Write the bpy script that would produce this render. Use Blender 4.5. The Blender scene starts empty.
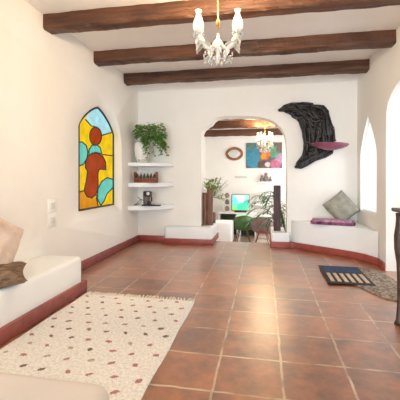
import bpy, bmesh, math, random
from mathutils import Vector, Matrix
from mathutils.geometry import tessellate_polygon
random.seed(7)
R = math.radians
PI = math.pi
scene = bpy.context.scene
col = scene.collection

# ------------------------------------------------------------------ camera
FPX = 342.0; HOR = 177.0; H = 1.2
YAW = math.atan(64 / FPX)
cam = bpy.data.cameras.new('camera'); camo = bpy.data.objects.new('camera', cam); col.objects.link(camo)
cam.sensor_width = 36; cam.lens = 36 * FPX / 400; cam.shift_y = -(200 - HOR) / 400
cam.clip_start = .02
camo.location = (0, 0, H); camo.rotation_euler = (R(90), 0, YAW)
scene.camera = camo
# ------------------------------------------------------------------ light
w = bpy.data.worlds.new('world'); scene.world = w; w.use_nodes = True
bg = w.node_tree.nodes['Background']
bg.inputs[0].default_value = (.80, .91, 1, 1); bg.inputs[1].default_value = .9
scene.view_settings.view_transform = 'Standard'; scene.view_settings.look = 'None'
scene.view_settings.exposure = 0.83; scene.view_settings.gamma = 1

def area(name, loc, rot, sx, sy, power, color):
    l = bpy.data.lights.new(name, 'AREA'); l.shape = 'RECTANGLE'; l.size = sx; l.size_y = sy
    l.energy = power; l.color = color
    o = bpy.data.objects.new(name, l); col.objects.link(o); o.location = loc; o.rotation_euler = rot
    return o
def point(name, loc, power, color, r=.03):
    l = bpy.data.lights.new(name, 'POINT'); l.energy = power; l.color = color; l.shadow_soft_size = r
    o = bpy.data.objects.new(name, l); col.objects.link(o); o.location = loc
    return o
# added unseen fill lamps: behind the camera, outside the doorway, in the far room
area('rear_fill', (-1.3, -6.5, 1.5), (R(94), 0, R(-10)), 4.5, 3.0, 340, (.82, .93, 1))  # added fill through the open rear of the room; no terrace is modelled
area('doorway_fill', (2.9, 4.7, 1.5), (R(90), 0, R(98)), 1.4, 2.4, 20, (.92, .97, 1))  # lamp added for sheen on the right floor and a lit jamb
area('far_room_fill', (2.4, 9.4, 1.3), (0, R(90), 0), 3.0, 3.6, 64, (.95, .98, 1))  # lamp added inside the right wall to brighten the far room

# ------------------------------------------------------------------ helpers
def s2l(c):
    return tuple(((v / 255) / 12.92 if v / 255 <= .04045 else ((v / 255 + .055) / 1.055) ** 2.4) for v in c)

def mat(name, c, rough=.6, c2=None, scale=6, bump=0, bscale=None, metal=0, spec=.5, emit=None, es=0, stretch=None, trans=0, coat=0, detail=4):
    m = bpy.data.materials.new(name); m.use_nodes = True
    nt = m.node_tree; N = nt.nodes; L = nt.links; b = N['Principled BSDF']
    b.inputs['Roughness'].default_value = rough; b.inputs['Metallic'].default_value = metal
    b.inputs['Specular IOR Level'].default_value = spec
    b.inputs['Transmission Weight'].default_value = trans
    b.inputs['Coat Weight'].default_value = coat
    c = s2l(c); c2 = s2l(c2) if c2 else tuple(v * .86 for v in c)
    tc = N.new('ShaderNodeTexCoord'); mp = N.new('ShaderNodeMapping')
    if stretch: mp.inputs['Scale'].default_value = stretch
    L.new(tc.outputs['Object'], mp.inputs[0])
    n = N.new('ShaderNodeTexNoise'); n.inputs['Scale'].default_value = scale; n.inputs['Detail'].default_value = detail
    L.new(mp.outputs[0], n.inputs['Vector'])
    r = N.new('ShaderNodeValToRGB'); r.color_ramp.elements[0].position = .35; r.color_ramp.elements[1].position = .65
    r.color_ramp.elements[0].color = (*c2, 1); r.color_ramp.elements[1].color = (*c, 1)
    L.new(n.outputs[0], r.inputs[0]); L.new(r.outputs[0], b.inputs['Base Color'])
    if bump:
        n2 = N.new('ShaderNodeTexNoise'); n2.inputs['Scale'].default_value = bscale or scale * 2; n2.inputs['Detail'].default_value = 5
        L.new(mp.outputs[0], n2.inputs['Vector'])
        bp = N.new('ShaderNodeBump'); bp.inputs['Strength'].default_value = bump; bp.inputs['Distance'].default_value = .02
        L.new(n2.outputs[0], bp.inputs['Height']); L.new(bp.outputs[0], b.inputs['Normal'])
    if emit:
        b.inputs['Emission Color'].default_value = (*s2l(emit), 1); b.inputs['Emission Strength'].default_value = es
    return m

class MB:
    def __init__(s): s.v = []; s.f = []; s.mi = []
    def add(s, vs, fs, mi=0):
        o = len(s.v); s.v += [tuple(v) for v in vs]
        for f in fs: s.f.append(tuple(i + o for i in f)); s.mi.append(mi)
        return s
    def box(s, x0, x1, y0, y1, z0, z1, mi=0):
        vs = [(x, y, z) for z in (z0, z1) for y in (y0, y1) for x in (x0, x1)]
        return s.add(vs, [(0, 2, 3, 1), (4, 5, 7, 6), (0, 1, 5, 4), (2, 6, 7, 3), (0, 4, 6, 2), (1, 3, 7, 5)], mi)
    def prism(s, pts, z0, z1, mi=0):
        n = len(pts)
        tris = tessellate_polygon([[Vector((p[0], p[1], 0)) for p in pts]])
        vs = [(p[0], p[1], z0) for p in pts] + [(p[0], p[1], z1) for p in pts]
        fs = [tuple(range(n))[::-1], tuple(range(n, 2 * n))]
        if len(pts) > 4: fs = [t[::-1] for t in tris] + [tuple(i + n for i in t) for t in tris]
        fs += [(i, (i + 1) % n, (i + 1) % n + n, i + n) for i in range(n)]
        return s.add(vs, fs, mi)
    def tube(s, pts, rad, seg=8, mi=0, cap=True):
        pts = [Vector(p) for p in pts]; n = len(pts)
        if not hasattr(rad, '__len__'): rad = [rad] * n
        vs = []; fs = []; up = None
        for i, p in enumerate(pts):
            t = (pts[min(i + 1, n - 1)] - pts[max(i - 1, 0)])
            t = t.normalized() if t.length > 1e-9 else Vector((0, 0, 1))
            if up is None:
                up = t.orthogonal().normalized()
            else:
                up = (up - t * up.dot(t))
                up = up.normalized() if up.length > 1e-6 else t.orthogonal().normalized()
            sd = t.cross(up)
            for k in range(seg):
                a = 2 * PI * k / seg
                vs.append(p + (up * math.cos(a) + sd * math.sin(a)) * rad[i])
        for i in range(n - 1):
            for k in range(seg):
                k2 = (k + 1) % seg
                fs.append((i * seg + k, i * seg + k2, (i + 1) * seg + k2, (i + 1) * seg + k))
        if cap:
            fs.append(tuple(range(seg))[::-1]); fs.append(tuple(range((n - 1) * seg, n * seg)))
        return s.add(vs, fs, mi)
    def lathe(s, prof, c=(0, 0, 0), seg=20, mi=0, sx=1, sy=1):
        vs = []; fs = []; n = len(prof)
        for r, z in prof:
            for k in range(seg):
                a = 2 * PI * k / seg
                vs.append((c[0] + r * sx * math.cos(a), c[1] + r * sy * math.sin(a), c[2] + z))
        for i in range(n - 1):
            for k in range(seg):
                k2 = (k + 1) % seg
                fs.append((i * seg + k, i * seg + k2, (i + 1) * seg + k2, (i + 1) * seg + k))
        if prof[0][0] > 1e-6: fs.append(tuple(range(seg))[::-1])
        if prof[-1][0] > 1e-6: fs.append(tuple(range((n - 1) * seg, n * seg)))
        return s.add(vs, fs, mi)
    def ball(s, c, r, seg=12, mi=0, sc=(1, 1, 1)):
        prof = [(r * math.sin(PI * i / 8), -r * math.cos(PI * i / 8) * sc[2]) for i in range(9)]
        return s.lathe([(max(p[0], 1e-5), p[1]) for p in prof], c, seg, mi, sc[0], sc[1])
    def leaf(s, base, d, L, W, droop=.3, mi=0, n=(0, 0, 1)):
        d = Vector(d).normalized(); base = Vector(base)
        sd = d.cross(Vector(n)); sd = sd.normalized() if sd.length > .05 else d.orthogonal().normalized()
        up = sd.cross(d)
        vs = [base]
        for t, wd in ((.3, .8), (.6, 1), (.85, .5)):
            c = base + d * L * t - Vector((0, 0, droop * L * t * t))
            vs += [c - sd * W * wd / 2 + up * W * .12, c, c + sd * W * wd / 2 + up * W * .12]
        vs.append(base + d * L - Vector((0, 0, droop * L)))
        fs = [(0, 2, 1), (0, 3, 2), (1, 2, 5, 4), (2, 3, 6, 5), (4, 5, 8, 7), (5, 6, 9, 8), (7, 8, 10), (8, 9, 10)]
        return s.add(vs, fs, mi)
    def build(s, name, ms, parent=None, smooth=False, bev=0, seg=2, loc=None, weld=False, disp=0, dscale=.4):
        me = bpy.data.meshes.new(name); me.from_pydata(s.v, [], s.f)
        if not isinstance(ms, (list, tuple)): ms = [ms]
        for m in ms: me.materials.append(m)
        for p, i in zip(me.polygons, s.mi): p.material_index = i
        bm = bmesh.new(); bm.from_mesh(me)
        if weld: bmesh.ops.remove_doubles(bm, verts=bm.verts, dist=1e-5)
        bmesh.ops.recalc_face_normals(bm, faces=bm.faces)
        bm.to_mesh(me); bm.free()
        o = bpy.data.objects.new(name, me); col.objects.link(o)
        if smooth or bev:
            for p in me.polygons: p.use_smooth = True
        if bev:
            b = o.modifiers.new('bevel', 'BEVEL'); b.width = bev; b.segments = seg; b.limit_method = 'ANGLE'; b.angle_limit = R(40)
            b.harden_normals = False
        if disp:
            sb = o.modifiers.new('sub', 'SUBSURF'); sb.subdivision_type = 'SIMPLE'; sb.levels = sb.render_levels = 3
            t = bpy.data.textures.new('d', 'CLOUDS'); t.noise_scale = dscale
            d = o.modifiers.new('disp', 'DISPLACE'); d.texture = t; d.strength = disp; d.mid_level = .5
        if parent: o.parent = parent
        if loc: o.location = loc
        return o

def tag(o, label=None, cat=None, group=None, kind=None):
    if label: o['label'] = label
    if cat: o['category'] = cat
    if group: o['group'] = group
    if kind: o['kind'] = kind
    return o
def empty(name, loc, label, cat, rz=0, group=None):
    o = bpy.data.objects.new(name, None); col.objects.link(o); o.location = loc; o.rotation_euler = (0, 0, rz)
    o.empty_display_size = .05
    return tag(o, label, cat, group)
def struct(o): o['kind'] = 'structure'; return o
def dirv(px):
    a = px - 200
    return -math.sin(YAW) * FPX + math.cos(YAW) * a, math.cos(YAW) * FPX + math.sin(YAW) * a
def onX(px, py, X):      # measured point of the photo on a wall plane x = X
    dx, dy = dirv(px); k = X / dx; return (X, k * dy, H + k * (HOR - py))
def onY(px, py, Y):
    dx, dy = dirv(px); k = Y / dy; return (k * dx, Y, H + k * (HOR - py))
def onZ(px, py, Z):
    dx, dy = dirv(px); k = (H - Z) / (py - HOR); return (k * dx, k * dy, Z)
def smoothstep(t): return t * t * (3 - 2 * t)

# ------------------------------------------------------------------ materials
plaster = mat('white_plaster', (241, 237, 231), .75, (236, 231, 224), 1.2, .25, 7)
plaster_c = mat('white_ceiling_plaster', (247, 244, 240), .8, (243, 239, 234), 1.5, .5, 9)
plaster_b = mat('white_bench_plaster', (242, 243, 243), .6, (236, 237, 237), 1.5, .2, 7)
redtile = mat('red_painted_skirting', (158, 74, 62), .4, (140, 62, 54), 9, .15, 30)
redtile2 = mat('dusty_red_skirting', (150, 80, 74), .5, (132, 68, 62), 12, .2, 30)
wood = mat('rough_dark_beam_wood', (100, 60, 33), .55, (62, 34, 19), 2.5, .9, 6, stretch=(.6, 5, 5))
wood_o = mat('carved_brown_wood', (84, 60, 44), .45, (52, 36, 27), 6, .4, 14, stretch=(3, 3, .8))
post_m = mat('reddish_brown_post_wood', (136, 94, 76), .6, (94, 60, 48), 9, .6, 20, stretch=(4, 4, .4))
post_d = mat('dark_mauve_post_wood', (88, 66, 66), .6, (66, 48, 50), 9, .5, 20, stretch=(4, 4, .4))
white_m = mat('white_paint', (240, 238, 232), .35, (232, 229, 222), 5)
leafm = mat('green_leaf', (112, 152, 62), .5, (52, 96, 36), 14)
leafm2 = mat('yellow_green_leaf', (178, 186, 84), .5, (98, 132, 48), 12)
palmm = mat('palm_green_leaf', (88, 134, 84), .5, (52, 92, 58), 8)
stemm = mat('green_stem', (88, 104, 52), .6)
black_m = mat('charred_vine_wood', (52, 46, 46), .42, (20, 17, 18), 14, .9, 20)
purple_m = mat('mauve_dish_glaze', (142, 78, 98), .35, (118, 60, 82), 6)
metal_d = mat('dark_grey_metal', (70, 68, 66), .35, metal=.6)
grey_m = mat('grey_brown_plastic', (112, 104, 96), .4)
black_p = mat('black_plastic', (28, 28, 30), .4)
lead = mat('dark_lead', (38, 44, 48), .5)

# floor: square terracotta tiles with worn pale joints
def tile_mat(name, ca, cb, grout, off, sz=.392, rough=.3, coat=1):
    m = bpy.data.materials.new(name); m.use_nodes = True
    nt = m.node_tree; N = nt.nodes; L = nt.links; b = N['Principled BSDF']
    tc = N.new('ShaderNodeTexCoord'); mp = N.new('ShaderNodeMapping')
    mp.inputs['Location'].default_value = (-off[0] / sz, -off[1] / sz, 0); mp.inputs['Scale'].default_value = (1 / sz, 1 / sz, 1)
    L.new(tc.outputs['Object'], mp.inputs[0])
    nd = N.new('ShaderNodeTexNoise'); nd.inputs['Scale'].default_value = 3.2; nd.inputs['Detail'].default_value = 3
    L.new(mp.outputs[0], nd.inputs['Vector'])
    mx = N.new('ShaderNodeVectorMath'); mx.operation = 'MULTIPLY_ADD'; mx.inputs[1].default_value = (.05, .05, 0)
    L.new(nd.outputs['Color'], mx.inputs[0]); L.new(mp.outputs[0], mx.inputs[2])
    br = N.new('ShaderNodeTexBrick'); br.offset = 0; br.inputs['Scale'].default_value = 1
    br.inputs['Brick Width'].default_value = 1; br.inputs['Row Height'].default_value = 1
    br.inputs['Mortar Size'].default_value = .026; br.inputs['Mortar Smooth'].default_value = .5
    br.inputs['Color1'].default_value = (.0, .0, .0, 1); br.inputs['Color2'].default_value = (1, 1, 1, 1); br.inputs['Mortar'].default_value = (.5, .5, .5, 1)
    L.new(mx.outputs[0], br.inputs['Vector'])
    n1 = N.new('ShaderNodeTexNoise'); n1.inputs['Scale'].default_value = 5; n1.inputs['Detail'].default_value = 9; n1.inputs['Roughness'].default_value = .72
    L.new(tc.outputs['Object'], n1.inputs['Vector'])
    mixf = N.new('ShaderNodeMath'); mixf.operation = 'MULTIPLY_ADD'; mixf.inputs[1].default_value = .16
    L.new(br.outputs['Color'], mixf.inputs[0])
    sc = N.new('ShaderNodeMath'); sc.operation = 'MULTIPLY'; sc.inputs[1].default_value = .9
    L.new(n1.outputs[0], sc.inputs[0]); L.new(sc.outputs[0], mixf.inputs[2])
    r = N.new('ShaderNodeValToRGB'); e = r.color_ramp.elements
    e[0].position = .36; e[0].color = (*s2l(ca), 1); e[1].position = .66; e[1].color = (*s2l(cb), 1)
    L.new(mixf.outputs[0], r.inputs[0])
    ng = N.new('ShaderNodeTexNoise'); ng.inputs['Scale'].default_value = 6; ng.inputs['Detail'].default_value = 3
    L.new(tc.outputs['Object'], ng.inputs['Vector'])
    gr = N.new('ShaderNodeValToRGB'); gr.color_ramp.elements[0].position = .4; gr.color_ramp.elements[1].position = .6
    gr.color_ramp.elements[0].color = (*s2l(grout[0]), 1); gr.color_ramp.elements[1].color = (*s2l(grout[1]), 1)
    L.new(ng.outputs[0], gr.inputs[0])
    mm = N.new('ShaderNodeMix'); mm.data_type = 'RGBA'
    L.new(br.outputs['Fac'], mm.inputs['Factor']); L.new(r.outputs[0], mm.inputs['A']); L.new(gr.outputs[0], mm.inputs['B'])
    L.new(mm.outputs['Result'], b.inputs['Base Color'])
    rr = N.new('ShaderNodeMapRange'); rr.inputs['To Min'].default_value = rough - .08; rr.inputs['To Max'].default_value = rough + .22
    L.new(n1.outputs[0], rr.inputs['Value']); L.new(rr.outputs[0], b.inputs['Roughness'])
    b.inputs['Specular IOR Level'].default_value = .5; b.inputs['Coat Weight'].default_value = coat; b.inputs['Coat Roughness'].default_value = .30; b.inputs['Coat IOR'].default_value = 2.0
    hb = N.new('ShaderNodeMath'); hb.operation = 'MULTIPLY_ADD'; hb.inputs[1].default_value = -1
    L.new(br.outputs['Fac'], hb.inputs[0]); L.new(n1.outputs[0], hb.inputs[2])
    bp = N.new('ShaderNodeBump'); bp.inputs['Strength'].default_value = .5; bp.inputs['Distance'].default_value = .01
    L.new(hb.outputs[0], bp.inputs['Height']); L.new(bp.outputs[0], b.inputs['Normal'])
    return m
floor_m = tile_mat('terracotta_floor_tiles', (92, 46, 22), (178, 108, 62), ((140, 112, 84), (200, 176, 148)), (-.275, 1.906))
floor2_m = tile_mat('pale_far_floor_tiles', (176, 140, 116), (200, 170, 146), ((180, 160, 140), (200, 186, 168)), (0, 0), .33)

XL = -2.32; XR = 1.53; YF = 6.1; ZC = 2.94; ZM = 2.72; YB = -2.2
# ------------------------------------------------------------------ shell
struct(MB().box(XL - .3, XR + .45, YB, YF + .25, -.2, 0).build('floor', floor_m))
struct(MB().box(-2.3, 3.0, YF + .25, 12.2, -.95, -.75).build('floor_back', floor2_m))
# steps down behind the arch
m = MB()
for i in range(4): m.box(-.85, .1, YF + .25 + i * .28, YF + .25 + (i + 1) * .28, -.75, -.15 * (i + 1))
struct(m.build('trim_1', redtile))

def pointed(y0, y1, zb, zs, zt, n=14, nb=8, k=1.0, gothic=False):
    # arch loop, from bottom left counter-clockwise; same count for any size. k<1 rounder
    ym = (y0 + y1) / 2; pts = []
    for i in range(nb): pts.append((y0 + (y1 - y0) * i / nb, zb))
    for i in range(nb): pts.append((y1, zb + (zs - zb) * i / nb))
    for i in range(n):
        t = i / n; a = t * PI / 2
        if gothic: pts.append((y1 - (y1 - ym) * t ** 1.25, zs + (zt - zs) * (1 - (1 - t) ** 1.3))); continue
        pts.append((y1 - (y1 - ym) * (1 - math.cos(a)) ** k, zs + (zt - zs) * math.sin(a) ** (1.0)))
    for i in range(n):
        t = 1 - i / n; a = t * PI / 2
        if gothic: pts.append((y0 + (ym - y0) * t ** 1.25, zs + (zt - zs) * (1 - (1 - t) ** 1.3))); continue
        pts.append((y0 + (ym - y0) * (1 - math.cos(a)) ** k, zs + (zt - zs) * math.sin(a)))
    for i in range(nb): pts.append((y0, zs + (zb - zs) * i / nb))
    return pts

def wall_plate(name, outer, holes, fn, m, depth, rings=6, parent=None):
    """outer, list of (front_loop, back_loop): loops in wall (u, z); fn(u, z, d) -> point, d = 0 front .. depth back."""
    mb = MB()
    for side, dd in ((0, 0), (1, depth)):
        loops = [outer] + [h[side] for h in holes]
        flat = [p for l in loops for p in l]
        tris = tessellate_polygon([[Vector((p[0], p[1], 0)) for p in l] for l in loops])
        mb.add([fn(p[0], p[1], dd) for p in flat], tris)
    n = len(outer)
    mb.add([fn(p[0], p[1], 0) for p in outer] + [fn(p[0], p[1], depth) for p in outer], [(i, (i + 1) % n, (i + 1) % n + n, i + n) for i in range(n)])
    for h in holes:
        n = len(h[0]); vs = []; fs = []
        for j in range(rings + 1):
            t = j / rings; q = t
            for a, b in zip(h[0], h[1]):
                bl = math.sin(t * PI / 2) ** .8 if h[2] else t
                vs.append(fn(a[0] + (b[0] - a[0]) * bl, a[1] + (b[1] - a[1]) * bl, depth * t))
        for j in range(rings):
            for i in range(n):
                i2 = (i + 1) % n; fs.append((j * n + i, j * n + i2, (j + 1) * n + i2, (j + 1) * n + i))
        mb.add(vs, fs)
    o = mb.build(name, m, parent)
    bm = bmesh.new(); bm.from_mesh(o.data); bmesh.ops.remove_doubles(bm, verts=bm.verts, dist=1e-4)
    bmesh.ops.recalc_face_normals(bm, faces=bm.faces)
    for f in bm.faces: f.smooth = True
    for e in bm.edges:
        if len(e.link_faces) == 2 and e.calc_face_angle(0) > R(50): e.smooth = False
    bm.to_mesh(o.data); bm.free()
    return o

# left wall with the splayed recess of the stained glass
GX = -2.46
g0 = onX(78, 211, GX); g1 = onX(113, 210, GX); gt = onX(97, 107, GX)
gy0, gy1 = g0[1], g1[1]; gz0 = g0[2]; gzs = 1.90; gzt = gt[2]
lo_front = pointed(3.62, 5.34, .60, 1.62, 2.42)
lo_back = pointed(gy0, gy1, gz0, gzs, gzt, gothic=True)
fnL = lambda u, z, d: (XL - d, u, z)
struct(wall_plate('wall_left', [(YB, -.0), (YF + .02, -.0), (YF + .02, 3.0), (YB, 3.0)], [(lo_front, lo_back, True)], fnL, plaster, .15, 8))

# far wall with the round-cornered archway
arch_px = [(201, 239), (201, 200), (201, 160), (201, 140), (201.3, 133), (203, 129.5), (207, 126), (211, 123.5), (213.5, 120), (217, 117.5), (224, 116.5),
           (240, 116), (254, 116.4), (262, 117.6), (270, 119.5), (276, 123), (281, 128), (284.5, 134), (286.5, 142), (287, 160), (287, 200), (287, 244)]
aw = []
for px, py in arch_px:
    p = onY(px, py, YF); aw.append((p[0], p[2]))
aw[0] = (aw[1][0], 0); aw[-1] = (aw[-2][0], 0)
outer = [(XL - .15, 0)] + aw + [(XR + .3, 0), (XR + .3, 3.0), (XL - .15, 3.0)]
mb = MB()
tr = tessellate_polygon([[Vector((p[0], p[1], 0)) for p in outer]]); n = len(outer)
T = .30
aset = set(range(1, 1 + len(aw)))
def ins(i, d):   # arch edge rounds off towards the room
    return outer[i]
mb.add([(p[0], YF, p[1]) for p in outer] + [(p[0], YF + T, p[1]) for p in outer], [t for t in tr] + [tuple(i + n for i in t[::-1]) for t in tr] + [(i, (i + 1) % n, (i + 1) % n + n, i + n) for i in range(n)])
wb = struct(mb.build('wall_back', plaster, bev=.035, seg=3))
for p in wb.data.polygons: p.use_smooth = True

# right wall with pointed window and arched garden doorway
rw0 = onX(360.5, 209, XR); rw1 = onX(376, 212, XR); rwt = onX(367.5, 114, XR)
print('rw', rw0, rw1, rwt)
yA, yB_ = rw1[1], rw0[1]
fnR = lambda u, z, d: (XR + d, u, z)
WR = .22
def rwin(y0, y1, zb, zt):
    ym = (y0 + y1) / 2
    pts = [(y0 + (y1 - y0) * i / 6, zb) for i in range(6)] + [(y1, zb + (zt - .55 - zb) * i / 6) for i in range(6)]
    for i in range(8): t = i / 8; pts.append((y1 - (y1 - ym) * t ** 1.3, zt - .55 + .55 * t))
    for i in range(8): t = 1 - i / 8; pts.append((y0 + (ym - y0) * t ** 1.3, zt - .55 + .55 * t))
    pts += [(y0, zt - .55 + (zb - zt + .55) * i / 6) for i in range(6)]
    return pts
wf = rwin(yA - .02, yB_ + .0, .67, 2.12); wbk = rwin(yA - .0, yB_ + .02, .68, 2.10)
dr0, dr1 = 3.45, 4.73
dl = [(dr0, .0), (dr0 + .6, 0), (dr1, .0)] + [(dr1, 1.0), (dr1, 1.5)]
for i in range(1, 12):
    a = PI * i / 12; dl.append(((dr0 + dr1) / 2 + (dr1 - dr0) / 2 * math.cos(a), 1.9 + .42 * math.sin(a) ** .8))
dl += [(dr0, 1.5), (dr0, 1.0)]
outer = [(YB, 0), (dr0, 0)] + list(reversed(dl[3:])) + [(dr1, 0), (YF + .02, 0), (YF + .02, 3.0), (YB, 3.0)]
mb = MB()
for dd in (0, .3):
    hole = wf if dd == 0 else wbk
    loops = [outer, hole]; flat = outer + hole
    mb.add([fnR(p[0], p[1], dd) for p in flat], tessellate_polygon([[Vector((p[0], p[1], 0)) for p in l] for l in loops]))
n = len(outer)
mb.add([fnR(p[0], p[1], 0) for p in outer] + [fnR(p[0], p[1], .3) for p in outer], [(i, (i + 1) % n, (i + 1) % n + n, i + n) for i in range(n)])
n = len(wf)
mb.add([fnR(p[0], p[1], 0) for p in wf] + [fnR(p[0], p[1], .3) for p in wbk], [(i, (i + 1) % n, (i + 1) % n + n, i + n) for i in range(n)])
struct(mb.build('wall_right', plaster, weld=True))

# ceiling with a soft cove down to the far wall
mb = MB(); prof = [(YB, ZC), (5.7, ZC)]
for i in range(1, 9):
    a = PI / 2 * i / 8; prof.append((5.7 + .42 * math.sin(a), ZC - .2 * (1 - math.cos(a))))
xs = [XL - .12, XL + .02, XR - .02, XR + .25]
vs = [(x, y, z) for x in (XL - .12, XR + .25) for y, z in prof] + [(x, y, 3.05) for x in (XL - .12, XR + .25) for y in (YB, 6.12)]
n = len(prof)
fs = [(i, i + 1, n + i + 1, n + i) for i in range(n - 1)] + [(2 * n, 2 * n + 1, 2 * n + 3, 2 * n + 2), (0, n, 2 * n + 2, 2 * n), (n - 1, 2 * n - 1, 2 * n + 3, 2 * n + 1), tuple(range(n)) + (2 * n + 1, 2 * n), tuple(range(n, 2 * n)) + (2 * n + 3, 2 * n + 2)]
struct(mb.add(vs, fs).build('ceiling', plaster_c, smooth=False))

# skirting boards
struct(MB().box(XL, XL + .025, 3.3, YF, 0, .115).build('baseboard_left', redtile2, bev=.006))
struct(MB().box(XL + .025, -1.8, YF - .025, YF, 0, .115).build('baseboard_back', redtile, bev=.006))
struct(MB().box(XR - .02, XR, dr1 + .02, 4.97, 0, .1).build('baseboard_right', redtile, bev=.006))

# ------------------------------------------------------------------ the stained glass window
def glass_mat(name, c, st=1.0):
    m = bpy.data.materials.new(name); m.use_nodes = True; nt = m.node_tree; N = nt.nodes; L = nt.links
    N.remove(N['Principled BSDF']); out = N['Material Output']
    c = s2l(c)
    tc = N.new('ShaderNodeTexCoord'); no = N.new('ShaderNodeTexNoise'); no.inputs['Scale'].default_value = 7; no.inputs['Detail'].default_value = 3
    L.new(tc.outputs['Object'], no.inputs[0])
    r = N.new('ShaderNodeValToRGB'); r.color_ramp.elements[0].position = .3; r.color_ramp.elements[1].position = .7
    r.color_ramp.elements[0].color = (*[v * .72 for v in c], 1); r.color_ramp.elements[1].color = (*c, 1)
    L.new(no.outputs[0], r.inputs[0])
    t = N.new('ShaderNodeBsdfTranslucent'); d = N.new('ShaderNodeBsdfDiffuse'); g = N.new('ShaderNodeBsdfGlossy'); g.inputs['Roughness'].default_value = .15
    L.new(r.outputs[0], t.inputs[0]); L.new(r.outputs[0], d.inputs[0])
    m1 = N.new('ShaderNodeMixShader'); m1.inputs[0].default_value = .3; L.new(t.outputs[0], m1.inputs[1]); L.new(d.outputs[0], m1.inputs[2])
    m2 = N.new('ShaderNodeMixShader'); m2.inputs[0].default_value = .03; L.new(m1.outputs[0], m2.inputs[1]); L.new(g.outputs[0], m2.inputs[2])
    L.new(m2.outputs[0], out.inputs[0])
    return m
gm = [glass_mat('yellow_glass', (248, 196, 20)), glass_mat('pale_blue_glass', (176, 222, 224)), glass_mat('rust_red_glass', (168, 62, 22)),
      glass_mat('turquoise_glass', (112, 196, 176)), glass_mat('amber_glass', (222, 140, 20))]
# drawing coordinates: the photo's zoomed crop, (x 53..153, y 50..345), rectified on the pane
def gpt(x, y):
    p = onX(60 + x * .35, 90 + y * .35, GX); return (p[1], p[2])
def inpoly(p, poly):
    c = False; j = len(poly) - 1
    for i in range(len(poly)):
        a, b = poly[i], poly[j]
        if (a[1] > p[1]) != (b[1] > p[1]) and p[0] < (b[0] - a[0]) * (p[1] - a[1]) / (b[1] - a[1]) + a[0]: c = not c
        j = i
    return c
def ell(cx, cy, rx, ry, n=28): return [(cx + rx * math.cos(2 * PI * i / n), cy + ry * math.sin(2 * PI * i / n)) for i in range(n)]
shapes = [
    (4, [(53, 292), (66, 288), (74, 305), (88, 312), (103, 306), (108, 330), (118, 346), (50, 350)]),
    (1, [(72, 84), (88, 102), (104, 106), (118, 130), (146, 122), (140, 90), (106, 44), (90, 55)]),
    (3, [(50, 150), (62, 148), (74, 158), (79, 176), (76, 196), (66, 212), (50, 218)]),
    (3, [(82, 172), (90, 158), (104, 156), (114, 164), (119, 182), (100, 178), (82, 186)]),
    (2, ell(101, 132, 17, 26)),
    (2, [(72, 208), (78, 190), (92, 180), (108, 180), (122, 190), (130, 206), (130, 228), (112, 226), (108, 238), (108, 280), (102, 300), (90, 309), (76, 304), (68, 288), (74, 262), (78, 232), (72, 222)]),
    (3, [(116, 330), (106, 310), (108, 282), (118, 262), (134, 250), (152, 256), (156, 272), (146, 284), (134, 296), (126, 316)]),
]
gpolys = [(mi, [gpt(*p) for p in poly]) for mi, poly in shapes]
win1 = struct(bpy.data.objects.new('window_1', None)); col.objects.link(win1)
NU, NV = 74, 104
mb = MB(); outl = pointed(gy0 - .015, gy1 + .015, gz0 - .015, gzs, gzt + .02, gothic=True)
idx = {}
def gv(i, j):
    if (i, j) not in idx:
        idx[(i, j)] = len(mb.v); mb.v.append((GX, gy0 - .02 + (gy1 - gy0 + .04) * i / NU, gz0 - .02 + (gzt - gz0 + .05) * j / NV))
    return idx[(i, j)]
for i in range(NU):
    for j in range(NV):
        c = (gy0 - .02 + (gy1 - gy0 + .04) * (i + .5) / NU, gz0 - .02 + (gzt - gz0 + .05) * (j + .5) / NV)
        if not inpoly(c, outl): continue
        mi = 0
        for q, poly in gpolys:
            if inpoly(c, poly): mi = q
        mb.f.append((gv(i, j), gv(i + 1, j), gv(i + 1, j + 1), gv(i, j + 1))); mb.mi.append(mi)
tag(mb.build('stained_glass', gm, win1), 'leaded coloured glass picture in yellow, turquoise and rust red')
mb = MB()
def leadline(pts, r=.009, close=False):
    P = [(GX + .004, *gpt(*p)) for p in pts]
    # smooth
    if close: P.append(P[0])
    mb.tube(P, r, 6)
for k, (mi, poly) in enumerate(shapes):
    if k == 0: leadline([(53, 292), (66, 288)]); leadline([(103, 306), (108, 330), (118, 346)])
    elif k == 1: leadline([(72, 84), (88, 102), (104, 106)]); leadline([(118, 130), (148, 121)])
    elif k == 2: leadline([(52, 150), (62, 148), (74, 158), (79, 176), (76, 196), (66, 212), (52, 218)])
    else: leadline(poly, close=True)
leadline([(119, 184), (151, 188)]); leadline([(108, 318), (104, 300)])
fr = [(GX + .006, *p) for p in pointed(gy0 + .004, gy1 - .004, gz0 + .004, gzs, gzt - .01, gothic=True)]
mb.tube(fr + [fr[0]], .016, 6)
mb.build('lead_came', lead, win1, smooth=True)

# right window pane
clear = bpy.data.materials.new('clear_pane'); clear.use_nodes = True
nt = clear.node_tree; N = nt.nodes; N.remove(N['Principled BSDF'])
t = N.new('ShaderNodeBsdfTransparent'); g = N.new('ShaderNodeBsdfGlossy'); g.inputs['Roughness'].default_value = .03
mx = N.new('ShaderNodeMixShader'); mx.inputs[0].default_value = .06
nt.links.new(t.outputs[0], mx.inputs[1]); nt.links.new(g.outputs[0], mx.inputs[2]); nt.links.new(mx.outputs[0], N['Material Output'].inputs[0])
win2 = struct(bpy.data.objects.new('window_2', None)); col.objects.link(win2)
poly = [(p[0], p[1]) for p in wbk]; tr = tessellate_polygon([[Vector((p[0], p[1], 0)) for p in poly]]); n = len(poly)
mb = MB().add([(XR + .045, p[0], p[1]) for p in poly] + [(XR + .051, p[0], p[1]) for p in poly], list(tr) + [tuple(i + n for i in q) for q in tr] + [(i, (i + 1) % n, (i + 1) % n + n, i + n) for i in range(n)])
mb.build('pane', clear, win2)
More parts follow.
